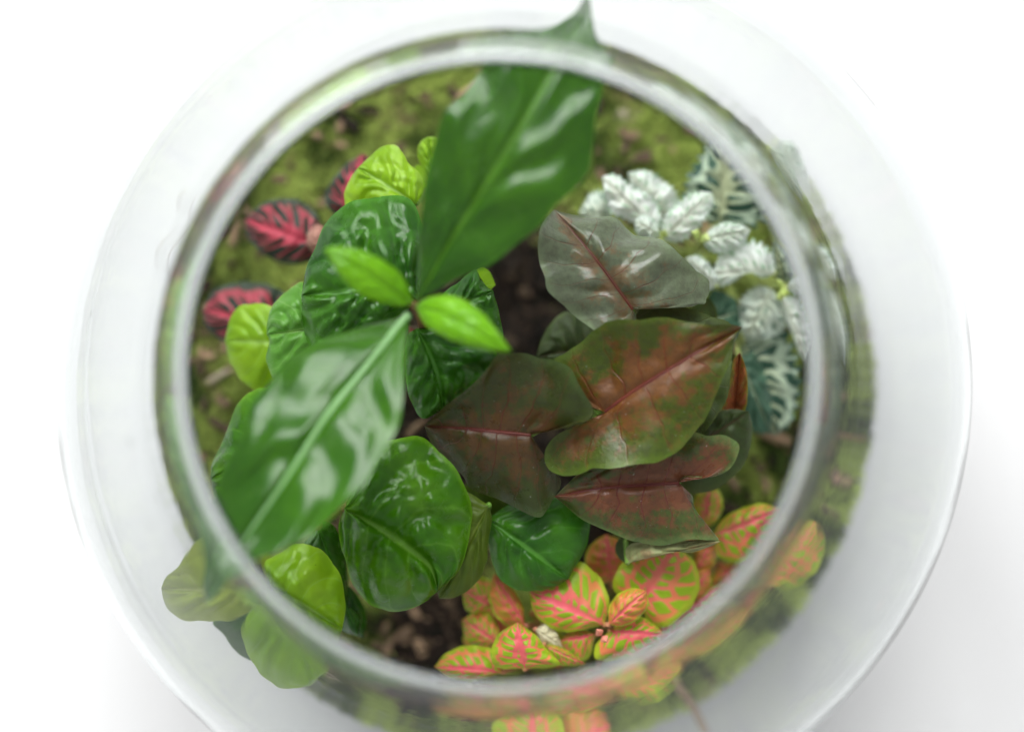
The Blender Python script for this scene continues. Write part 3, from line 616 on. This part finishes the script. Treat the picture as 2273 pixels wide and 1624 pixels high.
leavesA.append(leaf(ap, (1560, 720), (1641, 690), [(1565, 760), (1600, 770), (1640, 740)], [(1568, 670), (1582, 643), (1604, 648), (1632, 665)], 0.120, 0.118, 'fit_green', eL=-.003, eR=-.003, seed=71, label='small round bluish green leaf', **kz))
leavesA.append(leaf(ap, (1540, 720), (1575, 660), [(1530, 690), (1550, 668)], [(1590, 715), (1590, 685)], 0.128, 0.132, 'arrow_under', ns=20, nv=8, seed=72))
for i, (o, b) in enumerate(leavesA):
    root = AO + np.array((0.004 * math.cos(i * 2.4), 0.004 * math.sin(i * 2.4), -0.002))
    petiole(ap, b + np.array((0, 0, -.0004)), root, .0009, 'stem_green', bend=.55)

# ---- white-veined plant
wp = plant('white_veined_plant', 1570, 560, 'small white-leaved nerve plant with green vein pattern beside the right rim', 'plant')
kf = dict(ns=34, nv=11, bump='f', A=.0011, nb=5, sl=1.2, wave=.0012)
WL = [
 ((1461, 520), (1346, 402), [(1425, 500), (1395, 488), (1362, 472), (1352, 440)], [(1462, 472), (1449, 445), (1407, 421), (1371, 397)], .112, .114, 'fit_white'),
 ((1482, 476), (1400, 390), [(1464, 466), (1437, 437), (1407, 415)], [(1500, 451), (1491, 424), (1467, 403), (1437, 386)], .106, .108, 'fit_white'),
 ((1470, 532), (1573, 436), [(1474, 490), (1497, 463), (1521, 442), (1551, 433)], [(1506, 533), (1539, 514), (1560, 487), (1576, 460)], .114, .116, 'fit_white'),
 ((1466, 526), (1412, 492), [(1440, 530), (1415, 515)], [(1455, 495), (1430, 480)], .118, .119, 'fit_white'),
 ((1598, 494), (1618, 300), [(1572, 484), (1530, 440), (1534, 405), (1555, 365), (1580, 325)], [(1655, 494), (1695, 472), (1704, 440), (1690, 395), (1655, 335)], .098, .100, 'fit_white_old'),
 ((1557, 532), (1658, 512), [(1581, 508), (1611, 496), (1641, 502)], [(1578, 553), (1611, 557), (1643, 539)], .114, .116, 'fit_white'),
 ((1722, 606), (1592, 608), [(1690, 616), (1662, 606), (1630, 626), (1600, 634)], [(1708, 568), (1677, 544), (1641, 550), (1608, 568)], .110, .112, 'fit_white'),
 ((1590, 636), (1526, 578), [(1572, 640), (1548, 612)], [(1588, 610), (1572, 586), (1551, 571)], .112, .114, 'fit_white'),
 ((1715, 640), (1660, 748), [(1683, 640), (1653, 664), (1643, 691), (1648, 722)], [(1732, 676), (1738, 721), (1707, 743)], .104, .100, 'fit_white_mid'),
 ((1735, 658), (1784, 792), [(1742, 700), (1760, 745), (1771, 775)], [(1767, 664), (1790, 700), (1800, 750)], .106, .104, 'fit_white'),
 ((1650, 762), (1715, 950), [(1640, 800), (1652, 860), (1672, 935)], [(1725, 742), (1758, 805), (1764, 868), (1742, 932)], .096, .092, 'fit_white_old'),
 ((1640, 790), (1705, 948), [(1632, 850), (1650, 920), (1680, 948)], [(1672, 790), (1700, 850), (1708, 910)], .100, .098, 'fit_green'),
 ((1358, 480), (1290, 474), [(1340, 492), (1310, 490)], [(1354, 447), (1335, 430), (1312, 437)], .104, .103, 'fit_white_mid'),
 ((1740, 630), (1720, 540), [(1722, 610), (1712, 570)], [(1760, 610), (1750, 565)], .102, .104, 'fit_white_old'),
 ((1745, 640), (1800, 628), [(1765, 650), (1790, 645)], [(1760, 622), (1785, 615)], .108, .110, 'fit_white'),
 ((1800, 545), (1866, 612), [(1808, 580), (1840, 608)], [(1840, 548), (1862, 575)], .100, .102, 'fit_white'),
 ((1830, 640), (1885, 800), [(1828, 690), (1850, 750)], [(1860, 665), (1884, 730)], .100, .098, 'fit_white'),
 ((1725, 310), (1790, 430), [(1735, 350), (1760, 400)], [(1760, 320), (1786, 380)], .098, .096, 'fit_white_mid'),
]
for i, (b0, t0, L_, R_, z0, z1, mt) in enumerate(WL):
    c0 = np.array(b0) * .6 + np.array(t0) * .4; gr = lambda p: tuple(c0 + (np.array(p) - c0) * 1.14)
    t0 = gr(t0); L_ = [gr(p) for p in L_]; R_ = [gr(p) for p in R_]
    o, b = leaf(wp, b0, t0, L_, R_, z0 + .014, z1 + .014, mt, arch=.003, eL=-.003, eR=-.003, seed=80 + i, serr=.10, **{**kf, 'ns': 60, 'A': .0016, 'wave': .002})
    petiole(wp, b, np.array(wp.location) + np.array((random.uniform(-.01, .01), random.uniform(-.01, .01), 0)), .0008, 'stem_yellow', bend=.3)
def bud(par, px, py, z, r, mat, yaw=0.0):
    """two cupped scale leaves"""
    for k in (0, 1):
        a_ = yaw + k * math.pi; dx, dy = math.cos(a_) * r, math.sin(a_) * r
        leaf(par, (px, py), (px + dx, py + dy), [(px + dx * .4 - dy * .5, py + dy * .4 + dx * .5)], [(px + dx * .4 + dy * .5, py + dy * .4 - dx * .5)], z, z + .004, mat, arch=.002, eL=-.002, eR=-.002, ns=12, nv=5)
bud(wp, 1555, 524, .133, 24, 'bud_yellow', .4); bud(wp, 1733, 640, .126, 24, 'bud_yellow', 1.2); bud(wp, 1470, 528, .133, 20, 'bud_yellow', 1.9); bud(wp, 1738, 655, .126, 18, 'bud_yellow', 2.6)

# ---- orange-veined plant
op = plant('orange_veined_plant', 1370, 1400, 'nerve plant with pink and orange veins on lime green leaves at the bottom right', 'plant')
OL = [
 ((1342, 1386), (1184, 1316), [(1312, 1391), (1277, 1398), (1245, 1398), (1213, 1382), (1191, 1355)], [(1348, 1350), (1344, 1317), (1325, 1282), (1293, 1256), (1258, 1264), (1215, 1296)], .122, .120, 'fit_orange'),
 ((1350, 1386), (1430, 1314), [(1354, 1346), (1373, 1320), (1402, 1309)], [(1383, 1388), (1415, 1371), (1434, 1345)], .128, .130, 'fit_orange_young'),
 ((1425, 1334), (1492, 1217), [(1385, 1330), (1366, 1292), (1384, 1257), (1415, 1230), (1455, 1216)], [(1440, 1378), (1474, 1385), (1512, 1362), (1535, 1330), (1544, 1288), (1533, 1250)], .117, .116, 'fit_orange'),
 ((1354, 1398), (1470, 1408), [(1325, 1432), (1328, 1458), (1373, 1462), (1421, 1449), (1453, 1427)], [(1383, 1381), (1415, 1369), (1447, 1386)], .122, .121, 'fit_orange'),
 ((1324, 1406), (1244, 1420), [(1303, 1459), (1261, 1452)], [(1300, 1400), (1270, 1402)], .116, .114, 'fit_orange'),
 ((1165, 1484), (1149, 1386), [(1103, 1475), (1097, 1435), (1112, 1408)], [(1235, 1472), (1208, 1438), (1184, 1409)], .126, .128, 'fit_orange'),
 ((1188, 1396), (1246, 1434), [(1200, 1425), (1225, 1440)], [(1213, 1384), (1232, 1402)], .120, .118, 'cream'),
 ((1206, 1430), (1298, 1472), [(1225, 1465), (1265, 1476)], [(1235, 1432), (1270, 1450)], .122, .120, 'fit_orange'),
 ((1116, 1492), (972, 1480), [(1053, 1508), (1003, 1503)], [(1096, 1446), (1063, 1437), (1027, 1438), (992, 1455)], .118, .116, 'fit_orange'),
 ((1105, 1352), (1030, 1312), [(1072, 1363), (1038, 1352)], [(1100, 1300), (1065, 1282), (1042, 1290)], .112, .110, 'fit_orange'),
 ((1166, 1388), (1100, 1278), [(1133, 1388), (1101, 1363), (1088, 1323)], [(1158, 1340), (1133, 1303)], .116, .117, 'fit_orange_young'),
 ((1112, 1430), (1030, 1378), [(1065, 1437), (1036, 1412)], [(1100, 1380), (1066, 1357)], .112, .110, 'fit_orange'),
 ((1358, 1288), (1345, 1190), [(1325, 1295), (1302, 1245), (1315, 1212)], [(1400, 1270), (1395, 1215)], .106, .106, 'fit_orange_young'),
 ((1582, 1188), (1728, 1132), [(1596, 1228), (1622, 1241), (1657, 1240), (1693, 1214), (1718, 1170)], [(1604, 1155), (1640, 1132), (1684, 1121)], .108, .108, 'fit_orange'),
 ((1558, 1170), (1576, 1080), [(1544, 1140), (1545, 1105)], [(1585, 1160), (1602, 1130), (1598, 1098)], .104, .106, 'fit_orange'),
 ((1545, 1275), (1578, 1205), [(1540, 1245), (1550, 1215)], [(1575, 1262), (1590, 1232)], .104, .104, 'fit_orange_young'),
 ((1516, 1336), (1574, 1266), [(1515, 1300), (1540, 1270)], [(1550, 1335), (1575, 1300)], .106, .106, 'fit_orange_young'),
 ((1500, 1380), (1600, 1300), [(1510, 1345), (1550, 1310)], [(1540, 1385), (1590, 1345)], .104, .104, 'fit_orange'),
 ((1686, 1296), (1818, 1172), [(1700, 1260), (1725, 1225), (1756, 1185), (1785, 1162)], [(1736, 1308), (1782, 1292), (1816, 1258), (1826, 1212)], .106, .106, 'fit_orange'),
 ((1352, 1528), (1508, 1476), [(1393, 1553), (1437, 1560), (1482, 1536), (1507, 1500)], [(1385, 1495), (1440, 1470), (1485, 1462)], .116, .114, 'fit_orange'),
 ((1150, 1545), (964, 1556), [(1110, 1590), (1050, 1592), (1000, 1580)], [(1100, 1522), (1030, 1530)], .106, .104, 'fit_orange_young'),  # added leaf, stands in for a distorted image in the glass shoulder
 ((1160, 1550), (1366, 1545), [(1200, 1596), (1280, 1596), (1335, 1575)], [(1220, 1520), (1310, 1520)], .104, .102, 'fit_orange'),  # added likewise, the right half of that image in the glass
 ((1190, 1720), (1182, 1582), [(1110, 1680), (1100, 1630), (1135, 1595)], [(1250, 1670), (1248, 1625), (1228, 1594)], .108, .108, 'fit_orange'),
 ((1250, 1690), (1350, 1610), [(1240, 1630), (1280, 1585), (1320, 1590)], [(1310, 1680), (1350, 1645)], .102, .100, 'fit_orange_young'),
 ((1240, 1480), (1190, 1400), [(1200, 1480), (1180, 1440)], [(1270, 1450), (1235, 1405)], .098, .098, 'fit_orange'),
 ((1090, 1420), (1130, 1330), [(1075, 1385), (1095, 1345)], [(1140, 1415), (1155, 1365)], .096, .096, 'fit_orange_young'),
 ((1290, 1340), (1180, 1360), [(1270, 1390), (1215, 1395)], [(1260, 1310), (1205, 1325)], .096, .096, 'fit_orange'),
 ((1440, 1440), (1540, 1385), [(1450, 1405), (1500, 1375)], [(1480, 1460), (1530, 1430)], .104, .104, 'fit_orange'),
 ((1330, 1480), (1290, 1560), [(1290, 1490), (1270, 1530)], [(1350, 1515), (1330, 1550)], .100, .100, 'fit_orange'),
 ((1600, 1250), (1650, 1330), [(1580, 1290), (1610, 1330)], [(1640, 1255), (1665, 1295)], .098, .098, 'fit_orange_young'),
 ((1040, 1450), (1100, 1400), [(1030, 1415), (1065, 1395)], [(1080, 1460), (1105, 1430)], .098, .098, 'fit_orange_young'),
 ((1520, 1455), (1672, 1350), [(1540, 1410), (1600, 1360)], [(1570, 1460), (1640, 1410)], .100, .098, 'fit_orange'),
]
for i, (b0, t0, L_, R_, z0, z1, mt) in enumerate(OL):
    c0 = np.array(b0) * .7 + np.array(t0) * .3; gr = lambda p: tuple(c0 + (np.array(p) - c0) * 1.08)
    t0 = gr(t0); L_ = [gr(p) for p in L_]; R_ = [gr(p) for p in R_]
    o, b = leaf(op, b0, t0, L_, R_, z0 + .018, z1 + .018, mt, arch=.003, eL=-.0035, eR=-.0035, seed=120 + i, **{**kf, 'A': .0008})
    q = at1(b0[0] * .8 + 1370 * .2, b0[1] * .8 + 1390 * .2, .076); q[2] = gz(q[0], q[1])
    petiole(op, b, q, .0009, 'stem_pink', bend=.4)
bud(op, 1336, 1410, .147, 20, 'bud_pink', .9)

# ---- red-veined plant
rp = plant('red_veined_plant', 715, 560, 'nerve plant with crimson veins on near-black leaves at the left', 'plant')
RL = [
 ((712, 548), (543, 488), [(683, 582), (632, 585), (585, 564), (548, 522)], [(712, 490), (680, 452), (632, 439), (585, 450)], .104, .100, 'fit_red'),
 ((772, 484), (805, 340), [(735, 470), (721, 440), (738, 398), (768, 364)], [(825, 465), (845, 410), (832, 360)], .106, .106, 'fit_red'),
 ((625, 728), (452, 688), [(570, 765), (493, 756), (467, 738), (453, 712)], [(640, 660), (600, 632), (552, 626), (501, 632), (469, 648)], .100, .098, 'fit_red'),
 ((735, 565), (680, 520), [(705, 565), (682, 545)], [(735, 520), (705, 498)], .112, .114, 'pinkbrown'),
 ((935, 760), (905, 722), [(905, 750)], [(930, 730)], .120, .122, 'fit_red'),
]
for i, (b0, t0, L_, R_, z0, z1, mt) in enumerate(RL):
    o, b = leaf(rp, b0, t0, L_, R_, z0 + .012, z1 + .012, mt, arch=.005, eL=-.005, eR=-.005, seed=160 + i, **{**kf, 'A': .0012})
    petiole(rp, b, np.array(rp.location) + np.array((random.uniform(-.006, .006), random.uniform(-.006, .006), 0)) if i != 4 else at1(935, 760, .075), .0009, 'stem_pink', bend=.3)

# ------------------------------------------------------------------ small things
def twig(name, pts, r0, r1, mat, label, cat, n=7):
    P = [at1(*p) for p in pts]
    o = tube(name, [p - P[0] for p in P], r0, r1, mat, None, n=n); o.location = P[0]; tag(o, label, cat); return o
twig('twig', [(1495, 1512, .085), (1535, 1565, .082), (1575, 1640, .079)], .0018, .0015, M['bark'], 'thin tan twig lying at the bottom right edge of the soil', 'twig')
twig('twig', [(462, 850, .081), (490, 832, .083), (515, 818, .083)], .0013, .001, M['stone'], 'short pale twig on the moss below the yellow-green leaf', 'twig')
twig('twig', [(555, 990, .082), (590, 1005, .083), (520, 975, .083)], .0010, .001, M['bark'], 'brown twig on the moss beneath the left leaves', 'twig')
twig('root_strand', [(352, 600, .086), (344, 575, .098), (352, 545, .106), (380, 520, .104), (398, 500, .092)], .0003, .0002, M['bark'], 'fine dry root strand curling up against the left glass', 'root', 5)
twig('root_strand', [(398, 470, .086), (394, 450, .094), (400, 430, .100), (408, 420, .100)], .0003, .0002, M['bark'], 'short dry root strand above the curled one on the left glass', 'root', 5)
twig('twig', [(905, 965, .090), (925, 945, .094), (945, 930, .096)], .0012, .001, M['bark'], 'tan twig between the round leaf and the dark arrowhead leaf', 'twig')

for k, (pp, lb) in enumerate([([(705, 1500, .082), (728, 1512, .084), (752, 1535, .081)], 'pale fibrous root lying on the soil under the lower left rim'),
                             ([(715, 1518, .082), (735, 1520, .085), (745, 1505, .082)], 'short pale root crossing the longer one under the lower left rim')]):
    twig('root_strand', pp, .0006, .0003, M['cream'], lb, 'root', 5)
twig('twig', [(1878, 966, .084), (1900, 972, .085), (1925, 976, .083)], .0009, .0007, M['stem_brown'], 'short dark twig at the right edge of the soil seen through the glass', 'twig')

def pebble(px, py, r, label, seed):
    p = at1(px, py, .079); rg = np.random.default_rng(seed); V = []; Fc = []
    n, mm = 14, 8
    for i in range(mm + 1):
        for j in range(n):
            a_ = math.pi * i / mm; b_ = 2 * math.pi * j / n
            v = np.array((math.sin(a_) * math.cos(b_), math.sin(a_) * math.sin(b_) * .75, math.cos(a_) * .5)); k = 1 + .18 * vnoise(v[0] * 2 + seed, v[1] * 2 + v[2], seed)
            V.append(v * r * k)
    for i in range(mm):
        for j in range(n): Fc.append((i * n + j, (i + 1) * n + j, (i + 1) * n + (j + 1) % n, i * n + (j + 1) % n))
    o = mesh_obj('pebble', V, Fc, M['stone']); o.location = p; tag(o, label, 'pebble'); return o
pebble(1392, 258, .0052, 'pale tan pebble on the moss right of the long upper leaf', 3)

# dried specks on the glass
V = []; Fc = []
for (px, py, zz) in [(882, 10, .20), (868, 24, .20), (846, 38, .2), (728, 78, .19), (742, 96, .19), (700, 98, .19), (518, 198, .18), (478, 228, .18), (332, 395, .17), (185, 695, .14), (380, 650, .17), (330, 1150, .17), (345, 1165, .17), (310, 1120, .17), (360, 1100, .18), (1150, 48, .22), (1180, 52, .22), (650, 90, .19), (560, 150, .18), (300, 980, .16)]:
    p = at1(px, py, zz)
    for it in range(12):       # slide along the view ray on to the inside of the glass
        r_ = math.hypot(p[0], p[1]); zz = ZE + math.sqrt(max((RI - .0004) ** 2 - r_ ** 2, 0)) ; p = at1(px, py, zz)
    nrm = np.array((p[0], p[1], p[2] - ZE)); nrm /= np.linalg.norm(nrm); a_ = np.cross(nrm, (0, 0, 1)); a_ /= np.linalg.norm(a_); b_ = np.cross(nrm, a_)
    r0 = random.uniform(.0004, .0010); base = len(V)
    for k in range(7):
        th_ = 2 * math.pi * k / 7; rr_ = r0 * random.uniform(.6, 1.2); V.append(p + a_ * math.cos(th_) * rr_ * 1.6 + b_ * math.sin(th_) * rr_ * .7)
    V.append(p - nrm * .0003)
    for k in range(7): Fc.append((base + k, base + (k + 1) % 7, base + 7))
sp = mesh_obj('dried_specks', V, Fc, M['speck'], bowl); sp['kind'] = 'stuff'
